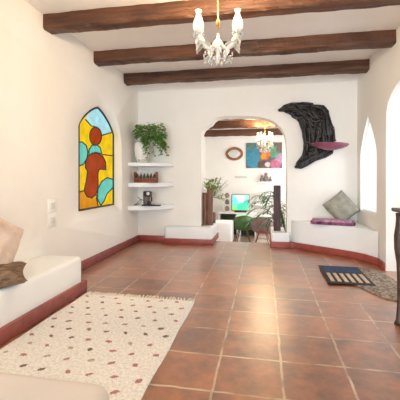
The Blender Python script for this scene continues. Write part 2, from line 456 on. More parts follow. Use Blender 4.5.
mb = MB(); lp = [(XR + .045, p[0], p[1]) for p in wbk]; mb.tube(lp + [lp[0]], .012, 6); mb.build('window_frame', white_m, win2)

# garden door, glazed, at the outer face of the doorway
d1 = struct(bpy.data.objects.new('door_1', None)); col.objects.link(d1)
dx = XR + .26
mb = MB().box(dx, dx + .04, dr0 - .03, dr0 + .07, 0, 2.35).box(dx, dx + .04, dr1 - .05, dr1 + .05, 0, 2.35).box(dx, dx + .04, dr0 + .07, dr1 - .05, 0, .12).box(dx, dx + .04, dr0 + .07, dr1 - .05, 2.2, 2.35).box(dx, dx + .04, 4.05, 4.12, .12, 2.2)
mb.build('door_frame', white_m, d1)
MB().box(dx + .016, dx + .022, dr0 + .07, dr1 - .05, .12, 2.2).build('pane', clear, d1)

# ------------------------------------------------------------------ beams
def beam(Yf, z0, z1, label, x0=XL - .05, x1=XR + .05, m=wood, T=.17, seed=0):
    rnd = random.Random(seed); nseg = 90; vs = []; fs = []
    # rough-hewn section, ragged lower and upper edges
    sec = [(0, z0 + .02), (.02, z0), (T - .02, z0), (T, z0 + .02), (T, z1), (0, z1)]
    ph = [rnd.random() * 9 for _ in range(6)]
    for i in range(nseg + 1):
        x = x0 + (x1 - x0) * i / nseg
        for k, (a, z) in enumerate(sec):
            j = .006 * math.sin(x * 5 + ph[k]) + .004 * math.sin(x * 17 + ph[k] * 2) + rnd.uniform(-.0035, .0035)
            vs.append((x, Yf + a + j * (1 if k not in (4,) else 0), z + (j if k < 4 else (0.004 * math.sin(x * 23 + ph[k]) if True else 0))))
    for i in range(nseg):
        for k in range(6):
            k2 = (k + 1) % 6; fs.append((i * 6 + k, i * 6 + k2, (i + 1) * 6 + k2, (i + 1) * 6 + k))
    fs += [tuple(range(6)), tuple(range(nseg * 6, nseg * 6 + 6))]
    o = MB().add(vs, fs).build('ceiling_beam', m)
    return tag(o, label, 'beam', 'wooden ceiling beams')
beam(2.2, 2.78, 2.95, 'rough brown ceiling beam nearest the viewer, in front of the chandelier', seed=1)
beam(3.28, 2.78, 2.955, 'rough brown ceiling beam directly behind the white chandelier, longest in view', seed=2)
beam(4.38, 2.78, 2.955, 'rough brown ceiling beam in the middle, second behind the chandelier', seed=3)
beam(5.42, 2.78, 2.955, 'dark rough ceiling beam closest to the archway wall', seed=4)

# ------------------------------------------------------------------ plaster benches
# left bench
t = empty('plaster_bench', (-2.1, 2.0, 0), 'long built-in white plaster bench with dusty red skirting under the beige cushion', 'bench')
def L(o): return o
MB().box(XL + .003 + 2.1, -1.865 + 2.1, -3.6, 1.29, .06, .375).build('seat', plaster_b, t, bev=.04, seg=4)
MB().box(-1.9 + 2.1, -1.835 + 2.1, -3.6, 1.335, 0, .115).build('skirting', redtile2, t, bev=.006)
# foreground bench
t = empty('plaster_bench', (-1.3, .8, 0), 'smooth white bench corner in the bottom left foreground over the rug', 'bench')
o = MB().box(-.52, .735, -.55, .445, .0, .42).build('seat', mat('warm_grey_plaster', (214, 202, 192), .6, (206, 194, 184), 1.5, .2, 7), t)
o.modifiers.new('b', 'BEVEL').width = .07; o.modifiers['b'].segments = 6
for p in o.data.polygons: p.use_smooth = True
# right bench, its front running diagonally
t = empty('plaster_bench', (1.0, 5.6, 0), 'low white plaster window bench holding the grey cushion and purple mat', 'bench')
bp = [(.46, YF), (.5, 5.95), (.62, 5.86), (.95, 5.62), (1.28, 5.37), (1.42, 5.22), (XR - .01, 4.99), (XR - .01, YF)]
MB().prism([(x - 1.0, y - 5.6) for x, y in bp], .06, .455).build('seat', plaster_b, t, bev=.045, seg=4)
sk = [(.44, 5.92), (.5, 5.92), (.61, 5.835), (.94, 5.595), (1.265, 5.345), (1.40, 5.195), (XR - .012, 4.96), (XR - .012, 5.03), (1.43, 5.25), (1.29, 5.40), (.96, 5.65), (.63, 5.89), (.51, 5.97), (.44, 5.97)]
MB().prism([(x - 1.0, y - 5.6) for x, y in sk], 0, .105).build('skirting', redtile, t, bev=.006)
# plinths flanking the archway
def plinth(pts, h, label):
    c = pts[0]; t = empty('plinth', (c[0], c[1], 0), label, 'plinth')
    q = [(x - c[0], y - c[1]) for x, y in pts]
    MB().prism(q, .05, h).build('block', plaster_b, t, bev=.045, seg=4)
    mx = sum(p[0] for p in q) / len(q)
    g = [(-.02 if abs(x - min(p[0] for p in q)) < 1e-6 else x + .02 if x == max(p[0] for p in q) else x, -.025 if y == 0 else y) for x, y in q]
    MB().prism(g, 0, .1).build('skirting', redtile, t, bev=.006)
plinth([(-1.77, 5.95), (-.905, 5.95), (-.905, 6.75), (-1.112, 6.75), (-1.112, 6.097), (-1.77, 6.097)], .31, 'long low white plinth with red skirting at the left foot of the archway')
plinth([(.125, 5.97), (.43, 5.97), (.43, 6.097), (.372, 6.097), (.372, 6.75), (.125, 6.75)], .245, 'small white plinth with red skirting at the right foot of the archway')

# ------------------------------------------------------------------ corner shelves
def shelf(zt, th, label, ext=0):
    t = MB(); pts = [(XL + .0, YF)]
    a = Vector((XL, 5.60)); b = Vector((-1.62 + ext, YF))
    pts = [(XL, YF), (XL, 5.60)]
    for i in range(1, 12):
        u = i / 12; p = a.lerp(b, u); bul = .13 * math.sin(PI * u) ** .7
        pts.append((p.x + bul * .62, p.y - bul * .78))
    pts.append((b.x, b.y))
    o = t.prism([(x - XL, y - YF) for x, y in pts], -th, 0).build('corner_shelf', plaster_b, bev=.02, seg=3, loc=(XL, YF, zt))
    tag(o, label, 'shelf', 'curved white corner shelves')
shelf(1.45, .06, 'top white curved corner shelf, holding the trailing plant')
shelf(1.10, .075, 'middle white curved corner shelf, holding the wooden crate of bottles')
shelf(.70, .08, 'bottom white curved corner shelf, holding the small coffee machine')

# trailing plant
t = empty('trailing_plant', (-2.03, 5.78, 1.45), 'bushy green trailing plant in a white pot on the top corner shelf', 'plant')
MB().lathe([(.07, 0), (.085, .01), (.12, .12), (.135, .24), (.125, .34), (.115, .36), (.105, .36), (.115, .33), (.10, .32), (.001, .32)], (-.10, .0, 0), 24).build('pot', white_m, t, smooth=True)
MB().lathe([(.001, .322), (.1, .322), (.1, .33), (.001, .332)], (-.10, 0, 0), 16).build('soil', mat('soil', (70, 50, 36), .9), t)
rnd = random.Random(3); mb = MB(); ms = MB()
for i in range(400):
    a = rnd.uniform(0, 2 * PI); el = rnd.uniform(-.5, 1.2)
    rr = rnd.uniform(.3, 1) ** .5
    ex = .31 if math.cos(a) > 0 else .24
    c = Vector((.02 + math.cos(a) * ex * rr * math.cos(el * .8), max(math.sin(a) * .2 * rr * math.cos(el * .8), -.24), .52 + .17 * math.sin(el * 1.3) * rr))
    d = Vector((math.cos(a + rnd.uniform(-.8, .8)), math.sin(a + rnd.uniform(-.8, .8)), rnd.uniform(-.7, .6)))
    mb.leaf(c, d, rnd.uniform(.045, .08), rnd.uniform(.034, .05), .35, n=(rnd.uniform(-.4, .4), -.6, 1))
for i in range(30):
    a = rnd.uniform(-1.7, .2); r0 = .10; L0 = rnd.uniform(.12, .42)
    p = Vector((math.cos(a) * r0, math.sin(a) * r0, .46)); pts = [p.copy()]
    for k in range(9):
        u = k / 8
        p = p + Vector((math.cos(a) * .042 * (1.1 - u) + rnd.uniform(-.012, .016), math.sin(a) * .022 * (1 - u), -L0 / 8 * (.3 + u)))
        p.z = max(p.z, .02); pts.append(p.copy())
        if k > 1:
            mb.leaf(p, (rnd.uniform(-1, 1), rnd.uniform(-1, .2), rnd.uniform(-.5, .3)), rnd.uniform(.04, .065), .038, .3, n=(0, -.7, 1))
    ms.tube(pts, .003, 5)
for i in range(7):
    mb.leaf((-.06 + i * .022, -.21 + .004 * i, .03), (rnd.uniform(-1, 1), -.3, .4), .04, .03, .1, n=(0, -.7, 1))
ms.tube([(.08, -.10, .40), (.09, -.16, .2), (.06, -.19, .05), (.0, -.205, .02), (-.08, -.21, .02)], .003, 5)
for i in range(26):
    a = rnd.uniform(0, 2 * PI); ms.tube([(-.10, 0, .325), (math.cos(a) * .08, math.sin(a) * .06, .44), (math.cos(a) * .19, math.sin(a) * .14, .54)], .003, 4)
mb.build('foliage', leafm, t); ms.build('stem', stemm, t)

# crate with bottles
crx, cry = onY(146, 180, 5.72)[:2]
cw = mat('reddish_crate_wood', (142, 78, 48), .6, (104, 54, 34), 6, .4, 18, stretch=(1, 6, 6))
t = empty('wooden_crate', (crx, cry, 1.10), 'small reddish wooden crate holding a row of bottles on the middle shelf', 'crate')
W2 = .19
MB().box(-W2, W2, -.05, .05, 0, .012).build('base', cw, t)
MB().box(-W2, W2, -.062, -.05, .0, .04).box(-W2, W2, -.062, -.05, .047, .085).build('front_panel', cw, t, bev=.002)
MB().box(-W2, W2, .05, .062, .0, .04).box(-W2, W2, .05, .062, .047, .085).build('rear_panel', cw, t, bev=.002)
for sx in (-1, 1):
    x = sx * W2; MB().box(min(x, x + sx * .014), max(x, x + sx * .014), -.062, .062, 0, .19).build('end_panel', cw, t, bev=.003)
bg_ = mat('dark_green_glass', (58, 68, 40), .2, (34, 40, 26), 8); capm = mat('white_cap', (228, 226, 218), .4)
names = ['leftmost', 'second from the left', 'third from the left', 'third from the right', 'second from the right', 'rightmost']
for i in range(6):
    bt = empty('bottle', (crx - .155 + i * .062, cry, 1.112), 'small dark green bottle with white cap, %s in the wooden crate' % names[i], 'bottle', group='small bottles in the crate')
    MB().lathe([(.026, 0), (.027, .005), (.027, .1), (.012, .13), (.011, .15), (.001, .15)], seg=12).build('body', bg_, bt, smooth=True)
    MB().lathe([(.014, .148), (.015, .15), (.013, .185), (.001, .187)], seg=12).build('cap', capm, bt, smooth=True)

# coffee machine
kx, ky, _ = onY(148, 207, 5.70)
t = empty('coffee_machine', (kx, ky, .70), 'small grey and black coffee machine with round white dial on the bottom shelf', 'appliance')
MB().box(-.09, .10, -.09, .09, 0, .02).build('base', black_p, t, bev=.006)
MB().lathe([(.055, .02), (.06, .03), (.062, .13), (.066, .17), (.066, .23), (.055, .255), (.001, .26)], (-.03, .02, 0), 20).build('body', grey_m, t, smooth=True)
MB().box(-.055, .07, -.085, .02, .165, .25).build('brew_head', metal_d, t, bev=.015, seg=3)
ddl = MB().lathe([(.028, 0), (.03, .006), (.024, .012), (.001, .012)], seg=20).build('dial', capm, t, smooth=True, loc=(.03, -.085, .215)); ddl.rotation_euler = (R(90), 0, 0)
MB().tube([(.055, -.03, .18), (.08, -.05, .15), (.085, -.055, .08)], .014, 10).build('handle', mat('dark_red_grip', (72, 40, 38), .5), t, smooth=True)
MB().lathe([(.03, .02), (.035, .024), (.036, .075), (.03, .075), (.028, .03), (.001, .03)], (.035, -.035, 0), 16).build('cup', metal_d, t, smooth=True)
MB().tube([(-.09, .03, .09), (-.14, 0, .11), (-.2, -.03, .03), (-.245, -.045, .01), (-.22, -.07, .012), (-.15, -.07, .03), (-.10, -.05, .085), (-.15, -.02, .13), (-.19, -.0, .15)], .0055, 6).build('cable', black_p, t, smooth=True)
MB().box(.105, .24, -.08, -.0, 0, .022).build('drip_tray', black_p, t, bev=.005)

# switch plates on the left wall
for (y0, y1, lab) in ((199, 212, 'upper white wall socket plate left of the stained glass window'), (213.5, 226.5, 'lower white wall socket plate left of the stained glass window')):
    a = onX(47.5, y0, XL); b = onX(56, y1, XL); ym = (a[1] + b[1]) / 2; zm = (a[2] + b[2]) / 2; hy = abs(a[1] - b[1]) / 2; hz = .075
    t = empty('wall_socket', (XL, ym, zm), lab, 'socket', group='white wall sockets')
    MB().box(0, .01, -.075, .075, -hz, hz).build('cover_plate', white_m, t, bev=.004)
    mb = MB().box(.01, .013, -.04, .04, -.035, .035); mb.build('insert', mat('socket_insert', (222, 218, 210), .4), t, bev=.002)

# ------------------------------------------------------------------ chandelier
cx_, cy_ = onY(218, 100, 2.72)[:2]
brass = mat('aged_brass', (176, 130, 62), .35, metal=.8)
whm = mat('cream_enamel', (226, 218, 204), .4, (206, 196, 180), 14)
def glow_glass(name, es, colr=(255, 226, 170)):
    return mat(name, (255, 244, 224), .3, emit=colr, es=es)
crystal = mat('clear_crystal', (246, 246, 246), .12, trans=.6, spec=.8)
def chandelier(loc, label, top, sc, power, arms, es, glow):
    t = empty('chandelier', loc, label, 'chandelier')
    S = sc
    mb = MB(); n = int((top - .2 * S) / (.028)); r = .010
    for i in range(n):
        z = .22 * S + i * .028
        ring = [(math.cos(a) * r, 0, math.sin(a) * .018) if i % 2 else (0, math.cos(a) * r, math.sin(a) * .018) for a in [2 * PI * k / 10 for k in range(11)]]
        mb.tube([(p[0], p[1], p[2] + z + .014) for p in ring], .003, 5)
    mb.build('chain', brass, t)
    MB().lathe([(.045, top - .001), (.05, top - .03), (.02, top - .05), (.001, top - .055)], seg=20).build('canopy', brass, t, smooth=True)
    MB().lathe([(.001, -.30 * S), (.012 * S, -.29 * S), (.03 * S, -.25 * S), (.016 * S, -.20 * S), (.04 * S, -.16 * S), (.045 * S, -.12 * S), (.014 * S, -.08 * S), (.006 * S, -.04 * S), (.001, -.04 * S)], seg=18).build('stem', whm, t, smooth=True)
    MB().lathe([(.004 * S, -.05 * S), (.005 * S, .02 * S), (.022 * S, .03 * S), (.016 * S, .06 * S), (.006 * S, .09 * S), (.005 * S, .23 * S), (.001, .23 * S)], seg=14).build('hanging_rod', brass, t, smooth=True)
    for a in arms:
        ca, sa = math.cos(a), math.sin(a)
        P = lambda r_, z: (ca * r_ * S, sa * r_ * S, z * S)
        ar = MB().tube([P(.02, -.13), P(.07, -.17), P(.12, -.13), P(.155, -.07), P(.165, -.03)], [.014 * S, .02 * S, .028 * S, .026 * S, .014 * S], 10).build('arm', whm, t, smooth=True)
        # leaf shaped wings along the arm
        lm = MB()
        for (r_, z, dx_, dz, LL) in ((.05, -.15, .8, .5, .1), (.10, -.14, .9, .55, .1), (.12, -.11, .5, -.7, .08), (.07, -.16, -.1, -1, .10), (.14, -.08, .9, .0, .07), (.13, -.1, .6, -1, .11), (.04, -.2, .7, -.6, .12), (.155, -.05, .3, -1, .1)):
            for s_ in (-1, 1):
                lm.leaf(P(r_, z), (ca * dx_ - sa * .5 * s_, sa * dx_ + ca * .5 * s_, dz), LL * S, .045 * S, .1)
        lm.build('leaf_ornament', whm, ar)
        c = P(.165, -.03)
        MB().lathe([(.012 * S, -.01 * S), (.03 * S, .0), (.045 * S, .018 * S), (.04 * S, .02 * S), (.001, .01 * S)], c, 18).build('cup', whm, t, smooth=True)
        MB().lathe([(.03 * S, .012 * S), (.043 * S, .04 * S), (.046 * S, .07 * S), (.036 * S, .11 * S), (.022 * S, .145 * S), (.018 * S, .165 * S), (.028 * S, .19 * S), (.026 * S, .19 * S), (.016 * S, .165 * S), (.02 * S, .145 * S), (.034 * S, .11 * S), (.043 * S, .07 * S), (.04 * S, .04 * S), (.027 * S, .014 * S)], c, 20).build('lamp_shade', glow, t, smooth=True)
        MB().ball((c[0], c[1], c[2] + .07 * S), .014 * S, sc=(1, 1, 1.8)).build('bulb', mat('lit_bulb', (255, 240, 210), .4, emit=(255, 226, 160), es=es), t, smooth=True)
        pl = point('bulb_light', (c[0], c[1], c[2] + .32 * S), power, (1, .76, .46), .03); pl.parent = t
        dm = MB()
        for k in range(7):
            b = k * 2 * PI / 7; dm.tube([(c[0], c[1], c[2] - .004 * S), (c[0] + math.cos(b) * .042 * S, c[1] + math.sin(b) * .042 * S, c[2] - .01 * S)], .0025 * S, 4); dm.ball((c[0] + math.cos(b) * .042 * S, c[1] + math.sin(b) * .042 * S, c[2] - .015 * S), .0075 * S, 6, sc=(1, 1, 1.8))
        dm.build('crystal_drops', crystal, t, smooth=True)
    dm = MB()
    for k in range(10):
        b = k * 2 * PI / 10
        for (rr_, z) in ((.06, -.17), (.12, -.22), (.08, -.27)):
            dm.ball((math.cos(b) * rr_ * S, math.sin(b) * rr_ * S, z * S), .01 * S, 6, sc=(.8, .8, 1.9))
        dm.tube([(math.cos(b) * .02 * S, math.sin(b) * .02 * S, -.13 * S), (math.cos(b) * .06 * S, math.sin(b) * .06 * S, -.15 * S), (math.cos(b) * .09 * S, math.sin(b) * .09 * S, -.205 * S), (math.cos(b) * .06 * S, math.sin(b) * .06 * S, -.245 * S), (0, 0, -.275 * S)], .0025 * S, 4)
    dm.build('crystal_skirt', crystal, t, smooth=True)
    return t
ZCH = 2.385
shade_glow = glow_glass('lit_frosted_glass', 1.1)
a0 = R(8)
chandelier((cx_, cy_, ZCH), 'lit white chandelier with two frosted glass shades hanging from the main room ceiling', ZC - ZCH, .95, 20, (a0, PI + a0), 30, shade_glow)

# ------------------------------------------------------------------ vine sculpture on far wall
# crescent centre line measured on the wall
cl_px = [(279, 110, 1), (290, 107, 6), (302, 108, 13), (312, 116, 20), (318, 128, 24), (317, 140, 23), (312, 151, 19), (306, 158, 13), (300, 163, 7), (294, 166, 1.5)]
out_pts = []
rnd = random.Random(11)
ctr = [Vector(onY(317, 136, YF - .06))][0]
t = empty('vine_sculpture', (ctr.x, YF, ctr.z), 'black twisted vine crescent sculpture hung on wall right of the archway', 'sculpture')
off = Vector((ctr.x, YF, ctr.z))
CL = []
L_px = [(278.5, 110), (284, 106.5), (292, 104), (302, 103.5), (313, 104), (323, 107), (327, 112), (330, 122), (332.5, 134), (333, 145), (331, 153), (324, 157), (315, 160), (307, 165), (301, 168), (295, 167.5)]
I_px = [(278.5, 111), (285, 112), (291, 113.5), (296, 117), (300, 122), (303, 130), (305, 140), (305.5, 148), (305, 152), (304, 155), (303, 157), (301, 159), (299, 161), (297.5, 163), (296, 165), (295, 167)]
def scp(px, py, y): p = onY(px, py, y); return Vector(p) - off
# solid body between outline curves, domed in depth
mb = MB(); NS = len(L_px); NW = 9; vs = []; fs = []
for i in range(NS):
    for k in range(NW):
        u = k / (NW - 1); px = L_px[i][0] * (1 - u) + I_px[i][0] * u; py = L_px[i][1] * (1 - u) + I_px[i][1] * u
        dome = .09 * math.sin(PI * (.08 + .84 * u)) * min(1, i / 3 + .15, (NS - 1 - i) / 3 + .15)
        hole = rnd.uniform(-.035, .03) if 0 < k < NW - 1 else 0
        vs.append(scp(px, py, YF - .02 - dome * .7 - hole * .8))
for i in range(NS):
    for k in range(NW):
        u = k / (NW - 1); px = L_px[i][0] * (1 - u) + I_px[i][0] * u; py = L_px[i][1] * (1 - u) + I_px[i][1] * u
        vs.append(scp(px, py, YF - .006))
M = NS * NW
for i in range(NS - 1):
    for k in range(NW - 1):
        q = (i * NW + k, i * NW + k + 1, (i + 1) * NW + k + 1, (i + 1) * NW + k)
        fs.append(q); fs.append(tuple(a + M for a in q[::-1]))
    fs.append((i * NW, (i + 1) * NW, (i + 1) * NW + M, i * NW + M)); k = NW - 1
    fs.append((i * NW + k, (i + 1) * NW + k, (i + 1) * NW + k + M, i * NW + k + M))
mb.add(vs, fs).build('body', black_m, t, smooth=False)
mb = MB()
for s in range(70):
    u = rnd.uniform(.0, 1); i0 = rnd.randint(0, NS - 5); i1 = min(NS - 1, i0 + rnd.randint(3, 9)); wv = rnd.uniform(.06, .24); fq = rnd.uniform(5, 13); pts = []; rad = []
    du = rnd.uniform(-.5, .5); ph = rnd.uniform(0, 6)
    for i in range(i0, i1 + 1):
        for fr_ in (0, .5):
            if i == i1 and fr_: break
            i2 = min(i + 1, NS - 1); A = [L_px[i][j] * (1 - fr_) + L_px[i2][j] * fr_ for j in (0, 1)]; B = [I_px[i][j] * (1 - fr_) + I_px[i2][j] * fr_ for j in (0, 1)]
            tt = (i + fr_ - i0) / (i1 - i0); uu = min(1.03, max(-.03, u + du * tt + wv * math.sin(ph + tt * fq)))
            dome = .09 * math.sin(PI * (.08 + .84 * min(1, max(0, uu)))) * min(1, i / 3 + .15, (NS - 1 - i) / 3 + .15)
            pts.append(scp(A[0] * (1 - uu) + B[0] * uu, A[1] * (1 - uu) + B[1] * uu, YF - .03 - dome - .03 * math.sin(tt * 9 + ph)))
            rad.append((.012 + .014 * ((s * 37) % 10) / 10) * (.5 + .5 * math.sin(PI * min(1, tt * .9 + .1))) + .003)
    mb.tube(pts, rad, 6)
# loose loops at the tip and the side
for lp in ([(290, 110), (292, 117), (296, 119), (299, 116), (297, 110)], [(295, 112), (297, 120), (303, 121), (305, 112)], [(328, 118), (334, 128), (335, 140), (332, 152), (326, 156)], [(283, 108), (287, 112), (294, 112)], [(330, 140), (336, 141), (333, 135)]):
    mb.tube([scp(px, py, YF - .05) for px, py in lp], .008, 6)
mb.build('twisted_vines', black_m, t, smooth=True)
# dish hanging in front from two wires
dc = Vector(onY(330, 145.6, YF - .30))
t2 = empty('hanging_dish', dc, 'shallow mauve oval dish hung by wires in front of the black sculpture', 'dish')
o = MB().lathe([(.001, -.075), (.10, -.066), (.20, -.04), (.28, -.008), (.31, .018), (.315, .024), (.30, .022), (.22, -.005), (.1, -.025), (.001, -.03)], seg=40, sx=.93, sy=.5).build('bowl', purple_m, t2, smooth=True)
o.rotation_euler = (R(-8), R(2), 0)
MB().tube([(-.2, 0, .008), (-.08, .16, .38), (-.07, .2, .47)], .0025, 5).tube([(-.22, -.02, .008), (-.15, .14, .3), (-.07, .2, .47)], .0025, 5).tube([(-.02, .14, .0), (-.055, .19, .4)], .0025, 5).build('wire', mat('steel_wire', (150, 148, 146), .4, metal=.7), t2)

# ------------------------------------------------------------------ cushions and blanket
def cushion_mb(wd, ht, th, n=22, pinch=.12, seed=0):
    mb = MB(); rnd = random.Random(seed); vs = []; fs = []
    for side in (1, -1):
        for i in range(n + 1):
            for j in range(n + 1):
                u = -1 + 2 * i / n; v = -1 + 2 * j / n
                e = max(0, (1 - u ** 4)) ** .5 * max(0, (1 - v ** 4)) ** .5
                px = u * wd / 2 * (1 - pinch * (1 - v * v) * abs(u) ** 2 * .5 * 1); pz = v * ht / 2 * (1 - pinch * (1 - u * u) * .5 * v * v)
                wr = .012 * math.sin(u * 5 + v * 3 + seed) * math.sin(v * 6 - u * 2) * e
                vs.append((px, side * (th / 2 * e ** .8) + wr, pz))
    M = (n + 1) ** 2
    for s in (0, 1):
        for i in range(n):
            for j in range(n):
                q = (s * M + i * (n + 1) + j, s * M + (i + 1) * (n + 1) + j, s * M + (i + 1) * (n + 1) + j + 1, s * M + i * (n + 1) + j + 1)
                fs.append(q if s == 0 else q[::-1])
    mb.add(vs, fs); return mb
gc = mat('sage_grey_linen', (158, 154, 140), .9, (136, 132, 120), 10, .3, 60)
gc2 = mat('grey_seam', (108, 104, 98), .9)
t = empty('cushion', (1.235, 5.83, .455), 'grey-green square cushion standing on its corner on the right window bench', 'cushion')
o = cushion_mb(.44, .44, .17).build('cover', gc, t, smooth=True, weld=True); o.rotation_euler = (R(-16), R(40), 0); o.rotation_euler = Matrix.Rotation(R(14), 3, 'Z').to_4x4().to_euler()
Mx = Matrix.Rotation(R(12), 4, 'Z') @ Matrix.Rotation(R(-20), 4, 'X') @ Matrix.Rotation(R(54), 4, 'Y'); o.matrix_local = Matrix.Translation((0, .06, .245)) @ Mx
pm = MB(); e = .212
pm.tube([(-e, 0, -e), (-e * .93, 0, 0), (-e, 0, e), (0, 0, e * .93), (e, 0, e), (e * .93, 0, 0), (e, 0, -e), (0, 0, -e * .93), (-e, 0, -e)], .006, 6)
pp = pm.build('piping', gc2, o, smooth=True)
# purple mat: folded patterned blanket
pm_ = mat('purple_patterned_cloth', (152, 84, 128), .85, (66, 38, 62), 16, .4, 40)
pm2 = mat('pale_pink_cloth', (196, 160, 176), .85, (150, 88, 128), 18, .3, 40)
t = empty('folded_blanket', (1.05, 5.64, .457), 'purple and pink patterned folded blanket flat on the right window bench', 'blanket', rz=R(-14))
mb = MB(); pts = []
for i in range(40):
    a = 2 * PI * i / 40; s_ = math.copysign(abs(math.cos(a)) ** .6, math.cos(a)); c_ = math.copysign(abs(math.sin(a)) ** .6, math.sin(a))
    pts.append((s_ * .325 * (1 + .03 * math.sin(a * 7)), c_ * .10 * (1 + .05 * math.sin(a * 5))))
mb.prism(pts, 0, .045).build('lower_fold', pm_, t, bev=.01, seg=3)
MB().prism([(x * .93, y * .92) for x, y in pts], .045, .078).build('upper_fold', pm2, t, bev=.01, seg=3)

# left cushions
lc = mat('beige_pink_linen', (222, 198, 180), .9, (206, 180, 162), 5, .35, 50)
bc = mat('brown_woven_cloth', (150, 120, 92), .9, (84, 60, 42), 12, .5, 40, stretch=(1, 2, 3))
t = empty('cushion', (-2.17, 2.38, .375), 'beige pink square cushion propped on its corner against the left wall', 'cushion')
Mx = Matrix.Rotation(R(90 - 8), 4, 'Z') @ Matrix.Rotation(R(-10), 4, 'X') @ Matrix.Rotation(R(33), 4, 'Y')
o = cushion_mb(.47, .47, .15, seed=2).build('cover', lc, t, smooth=True, weld=True); o.matrix_local = Matrix.Translation((0.02, .02, .285)) @ Mx
t = empty('cushion', (-1.99, 2.33, .377), 'brown woven patterned cushion lying flat on the left bench', 'cushion')
o = cushion_mb(.42, .42, .10, seed=5, pinch=.3).build('cover', bc, t, smooth=True, weld=True); o.matrix_local = Matrix.Translation((-.03, -.03, .07)) @ Matrix.Rotation(R(38), 4, 'Z') @ Matrix.Rotation(R(96), 4, 'X')

# ------------------------------------------------------------------ rug
rm = bpy.data.materials.new('cream_dotted_wool'); rm.use_nodes = True
nt = rm.node_tree; N = nt.nodes; Lk = nt.links; b = N['Principled BSDF']; b.inputs['Roughness'].default_value = .95; b.inputs['Specular IOR Level'].default_value = .1
tc = N.new('ShaderNodeTexCoord')
vn = N.new('ShaderNodeTexNoise'); vn.inputs['Scale'].default_value = 55; vn.inputs['Detail'].default_value = 4; Lk.new(tc.outputs['Object'], vn.inputs[0])
r = N.new('ShaderNodeValToRGB'); r.color_ramp.elements[0].position = .3; r.color_ramp.elements[1].position = .62
r.color_ramp.elements[0].color = (*s2l((216, 208, 200)), 1); r.color_ramp.elements[1].color = (*s2l((242, 238, 232)), 1)
Lk.new(vn.outputs[0], r.inputs[0]); Lk.new(r.outputs[0], b.inputs['Base Color'])
bpn = N.new('ShaderNodeBump'); bpn.inputs['Strength'].default_value = .8; bpn.inputs['Distance'].default_value = .01
Lk.new(vn.outputs[0], bpn.inputs['Height']); Lk.new(bpn.outputs[0], b.inputs['Normal'])
rx0, rx1, ry0, ry1 = -1.79, -.65, 1.42, 3.20
t = empty('rug', ((rx0 + rx1) / 2, (ry0 + ry1) / 2, 0), 'cream wool rug with rows of pink and brown dots and fringed end', 'rug')
hx, hy = (rx1 - rx0) / 2, (ry1 - ry0) / 2
dms = [mat('dusty_pink_wool', (188, 134, 126), .95, (166, 110, 104), 60), mat('brown_wool', (140, 112, 100), .95, (116, 90, 82), 60), mat('taupe_wool', (196, 178, 162), .95, (172, 152, 138), 60)]
rnd = random.Random(5); dots = []; rows = 13
for j in range(rows):
    y = -hy + .06 + j * (2 * hy - .13) / (rows - 1)
    for i in range(7):
        x = -hx + .07 + (i + (.5 if j % 2 else 0)) * (2 * hx - .14) / 6.5
        if x > hx - .05: continue
        dots.append((x + rnd.uniform(-.015, .015), y + rnd.uniform(-.015, .015), rnd.uniform(.019, .027), rnd.uniform(.013, .018), rnd.uniform(-1, 1), rnd.choice([0, 0, 0, 1, 1, 2])))
nx, ny = 190, 300; vs = []; fs = []; mi_ = []
def dot_at(x, y):
    for dx_, dy_, ra, rb, an, m_ in dots:
        if abs(x - dx_) < .04 and abs(y - dy_) < .04:
            u = (x - dx_) * math.cos(an) + (y - dy_) * math.sin(an); v = -(x - dx_) * math.sin(an) + (y - dy_) * math.cos(an)
            if (u / ra) ** 2 + (v / rb) ** 2 < 1: return m_ + 1
    return 0
for i in range(nx + 1):
    for j in range(ny + 1):
        x = -hx + 2 * hx * i / nx; y = -hy + 2 * hy * j / ny; e = 0 < i < nx and 0 < j < ny
        vs.append((x + .004 * math.sin(j * .055), y, (.014 + rnd.uniform(0, .004) + (.002 if dot_at(x, y) else 0)) if e else .002))
mb = MB(); mb.v = vs
for i in range(nx):
    for j in range(ny):
        mb.f.append((i * (ny + 1) + j, (i + 1) * (ny + 1) + j, (i + 1) * (ny + 1) + j + 1, i * (ny + 1) + j + 1))
        mb.mi.append(dot_at(-hx + 2 * hx * (i + .5) / nx, -hy + 2 * hy * (j + .5) / ny))
mb.build('pile', [rm] + dms, t, smooth=True)
fm = mat('cream_fringe', (236, 226, 210), .95)
for s_, yy in ((1, hy), (-1, -hy)):
    mb = MB().box(-hx + .004, hx - .004, min(yy - s_ * .012, yy + s_ * .006), max(yy - s_ * .012, yy + s_ * .006), .002, .013)
    for i in range(38):
        x = -hx + .012 + (2 * hx - .024) * i / 37; j1 = rnd.uniform(-.02, .02); ln = rnd.uniform(.06, .09)
        mb.tube([(x, yy - s_ * .01, .012), (x + j1 * .4, yy + s_ * ln * .5, .012), (x + j1, yy + s_ * ln, .008)], [.009, .008, .006], 5)
    mb.build('fringe', fm, t)

# ------------------------------------------------------------------ doormats
t = empty('doormat', (.965, 4.39, 0), 'dark blue rectangular doormat with cream stripes', 'doormat', rz=R(-.5))
nav = mat('navy_coir', (54, 70, 104), .9, (38, 48, 76), 30, .4, 80); crm = mat('cream_coir', (206, 184, 156), .9, (180, 156, 130), 30, .4, 80); edg = mat('black_rubber_edge', (40, 36, 38), .7)
MB().box(-.255, .235, -.385, .39, .016, .022).build('border', edg, t, bev=.003)
MB().box(-.225, .205, .06, .365, .022, .027).build('blue_field', nav, t, bev=.002)
mb = MB()
for i in range(6):
    x = -.215 + i * .074; mb.box(x, x + .04, -.32, .025, .022, .028)
mb.build('cream_stripes', crm, t, bev=.002)
peb = mat('pebbled_brown_weave', (176, 156, 138), .9, (92, 74, 64), 38, .9, 60, detail=6)
pts = [(.85, 4.80), (1.36, 4.80), (1.46, 4.60), (1.49, 4.2), (1.47, 3.8), (1.40, 3.62), (1.30, 3.56), (1.18, 3.62), (1.10, 3.75), (1.04, 3.92), (.98, 4.08), (.88, 4.2)]
